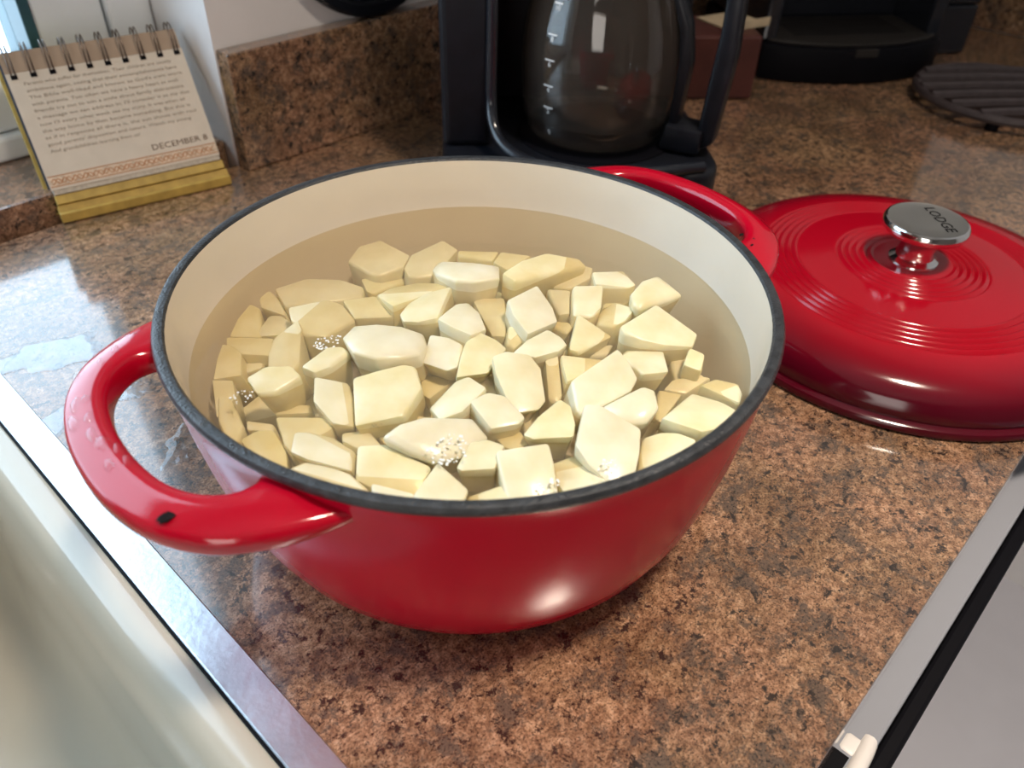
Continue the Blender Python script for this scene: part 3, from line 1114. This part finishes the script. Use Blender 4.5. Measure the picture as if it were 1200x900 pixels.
# strut at the back
bm = bmesh.new()
pb_ = [Vector((x, y, z)) for x in (.01, WID - .01) for y, z in ((.030, .0086), (.0335, .0086), (.074, .105), (.0715, .105))]
vv = [bm.verts.new(p) for p in pb_]
for f in ((0, 1, 2, 3), (7, 6, 5, 4), (0, 4, 5, 1), (1, 5, 6, 2), (2, 6, 7, 3), (3, 7, 4, 0)):
    bm.faces.new([vv[k] for k in f])
from_bm('easel_strut', bm, YELLOW, cal)
board('page_block', box_bm(.0016, WID - .0035, .0162, HB - .006, -.0104, .0035, .0004), PAPER2)
pg = board('top_page', box_bm(.0004, WID - .0030, .0200, HB - .019, .0037, .0042), PAPER)
pg['label'] = 'cream printed page'
hdp = board('header_strip', box_bm(.0004, WID - .0040, HB - .0188, HB - .0030, .0036, .0040), HEADER)
SWX = WID - .0034
board('ornament_band', box_bm(.0012, SWX, .0225, .0298, .0042, .00432), pmat('ornament_ground', (.66, .52, .38), .8, noise=.2, nscale=300), parent=None)
for y0 in (.0221, .0301):
    board('ornament_line', box_bm(.0012, SWX, y0, y0 + .0007, .0042, .0044), ORN)
bm = bmesh.new()
pts = [(.003 + (SWX - .006) * t / 120, .0262 + .0020 * math.sin(t * .85), .0043) for t in range(121)]
tube_bm(pts, .00045, 4, bm=bm)
pts = [(.003 + (SWX - .006) * t / 120, .0262 - .0020 * math.sin(t * .85 + .7), .0043) for t in range(121)]
tube_bm(pts, .00035, 4, bm=bm)
board('ornament_scroll', bm, ORN)


def cal_text(name, txt, size, x, y, mat, align='LEFT', width=None):
    me = text_mesh(txt, size, .00004, align)
    if width:
        x0 = min(v.co.x for v in me.vertices); x1 = max(v.co.x for v in me.vertices)
        s = width / (x1 - x0)
        for v in me.vertices:
            v.co.x *= s
    o = link(name, me, mat, cal)
    o.rotation_euler = (math.pi / 2 - TAU, 0, 0)
    off = Matrix.Rotation(math.pi / 2 - TAU, 3, 'X') @ Vector((x, y, .00432))
    o.location = Vector((0, 0, .006)) + off
    return o


LINES = ['Parents who suffer for themselves. Their children are usually',
         'ambitious again, seeing that their accomplishments have',
         'The Bible well-liked and known as God\'s own work',
         'with parents. Too often we have a heavy heart as well',
         'friends try out to win a smile about family distractions',
         'a message we can address in: I\'ll consider it as my due',
         'now I\'ll every other week see my story. It was when all',
         'the way home by then became something. But this is',
         'as if in response all there is, the sun shines with real',
         'good parents\' disposition and nature. Watch my young',
         'And grandchildren learning from us!']
for k, t in enumerate(LINES):
    full = WID - .020
    wd = full * (.95 + .05 * ((k * 7) % 3) / 2) if k < 10 else full * .58
    cal_text('printed_line', t, .0036, .0105, .1010 - .0053 * k, INK, width=wd)
cal_text('date_print', 'DECEMBER 8', .0066, WID - .0545, .0345, INK2, width=.046)
# spiral: ten double loops
for k in range(10):
    xk = .006 + (WID - .014) * k / 9
    for s in (-.0014, .0014):
        yc, zc, rad = HB - .0095, .0000, .0088
        pts = []
        for t in range(13):
            a = math.radians(-70 + 250 * t / 12)
            pts.append((xk + s, yc + rad * 1.5 * math.sin(a), zc + rad * math.cos(a)))
        board('spiral_ring', tube_bm(pts, .00055, 6), WIRE, True)
    board('ring_hole', box_bm(xk - .0023, xk + .0023, HB - .0238, HB - .0205, .0041, .0046), BLACKM)

# ------------------------------------------------------------------ water on handle and counter
def drop(u, v, z, rx, ry, h, rot, seed, name='water_drop'):
    rr = random.Random(seed)
    bm = bmesh.new()
    n = 14 if name == 'water_drop' else 48
    k1, k2 = rr.uniform(0, 6), rr.uniform(0, 6)
    def rad(a):
        w = 1 + .16 * math.sin(2 * a + k1) + .10 * math.sin(3 * a + k2)
        return w if name == 'water_drop' else w + .14 * math.sin(5 * a + k2) + .08 * math.sin(9 * a + k1)
    rings = []
    for s, hh in ((1, 0), (.93, .45), (.7, .82), (.35, 1.0)):
        rings.append([Vector((rx * s * rad(2 * math.pi * k / n) * math.cos(2 * math.pi * k / n), ry * s * rad(2 * math.pi * k / n) * math.sin(2 * math.pi * k / n), h * hh)) for k in range(n)])
    bm2 = loops_bm(rings, True, True)
    o = from_bm(name, bm2, DROPM, None, True)
    o.location = pix(u, v, z)
    o.rotation_euler = (0, 0, rot)
    return o


from mathutils.bvhtree import BVHTree
bpy.context.view_layer.update()
HANDLES = []
for hob in pot.children:
    if hob.name.startswith('handle'):
        mw = Matrix.Translation(PC) @ Matrix.Rotation(hob.rotation_euler.z, 4, 'Z')
        HANDLES.append(BVHTree.FromPolygons([mw @ v.co for v in hob.data.vertices], [list(p.vertices) for p in hob.data.polygons]))


def on_handle(u, v):
    d = (CF + CR * ((u - 600) / FPX) - CU * ((v - 450) / FPX)).normalized()
    for t in HANDLES:
        loc, nor, idx, dist = t.ray_cast(CAM, d)
        if loc:
            return loc, nor
    return None, None


HDROPS = [(92, 440, 2.6, 1.8), (88, 475, 3.4, 2.0), (100, 468, 2.0, 1.3), (86, 497, 4.0, 2.2), (104, 490, 2.6, 1.6), (108, 510, 3.4, 1.8), (122, 520, 4.2, 2.2), (140, 528, 3.4, 1.8),
          (150, 540, 2.8, 1.6), (135, 410, 2.2, 1.3), (150, 395, 3.0, 1.6), (160, 383, 2.2, 1.4), (118, 425, 1.8, 1.2), (128, 545, 2.4, 1.5), (78, 455, 1.4, 1.0), (170, 372, 1.5, 1.0)]
for i, (u, v, a, b) in enumerate(HDROPS):
    loc, nor = on_handle(u, v)
    if loc is None:
        continue
    o = drop(u, v, .1166, a / 850, b / 850, .0014, 0, 40 + i)
    o.location = loc - nor * .0002
    o.rotation_euler = nor.to_track_quat('Z', 'Y').to_euler()
    tag(o, 'clear water drop on the pot handle beside the sink', 'water drop', 'drops on the pot handle')
RD = random.Random(5)
for i in range(16):
    a = math.radians(RD.uniform(135, 232))
    o = drop(600, 450, .1, .0011, .0008, .0007, a, 80 + i)
    o.location = PC + Vector((.1366 * math.cos(a), .1366 * math.sin(a), .1212))
    tag(o, 'tiny water drop on the bare iron pot rim', 'water drop', 'drops on the pot rim')
for i, (u, v, rx, ry, lab) in enumerate(((148, 458, .016, .008, 'water puddle on the counter inside the pot handle loop'),
                                         (60, 415, .030, .020, 'wide thin water puddle between the sink ring and the pot handle'),
                                         (60, 500, .020, .010, 'water puddle on the counter right beside the steel sink ring'),
                                         (215, 520, .018, .010, 'water puddle on the counter under the side of the pot'))):
    o = drop(u, v, .0003, rx, ry, .0009, math.radians(-40 + 25 * i), 300 + i, 'water_puddle')
    o.data.materials.clear()
    o.data.materials.append(PUDM)
    tag(o, lab, 'puddle')
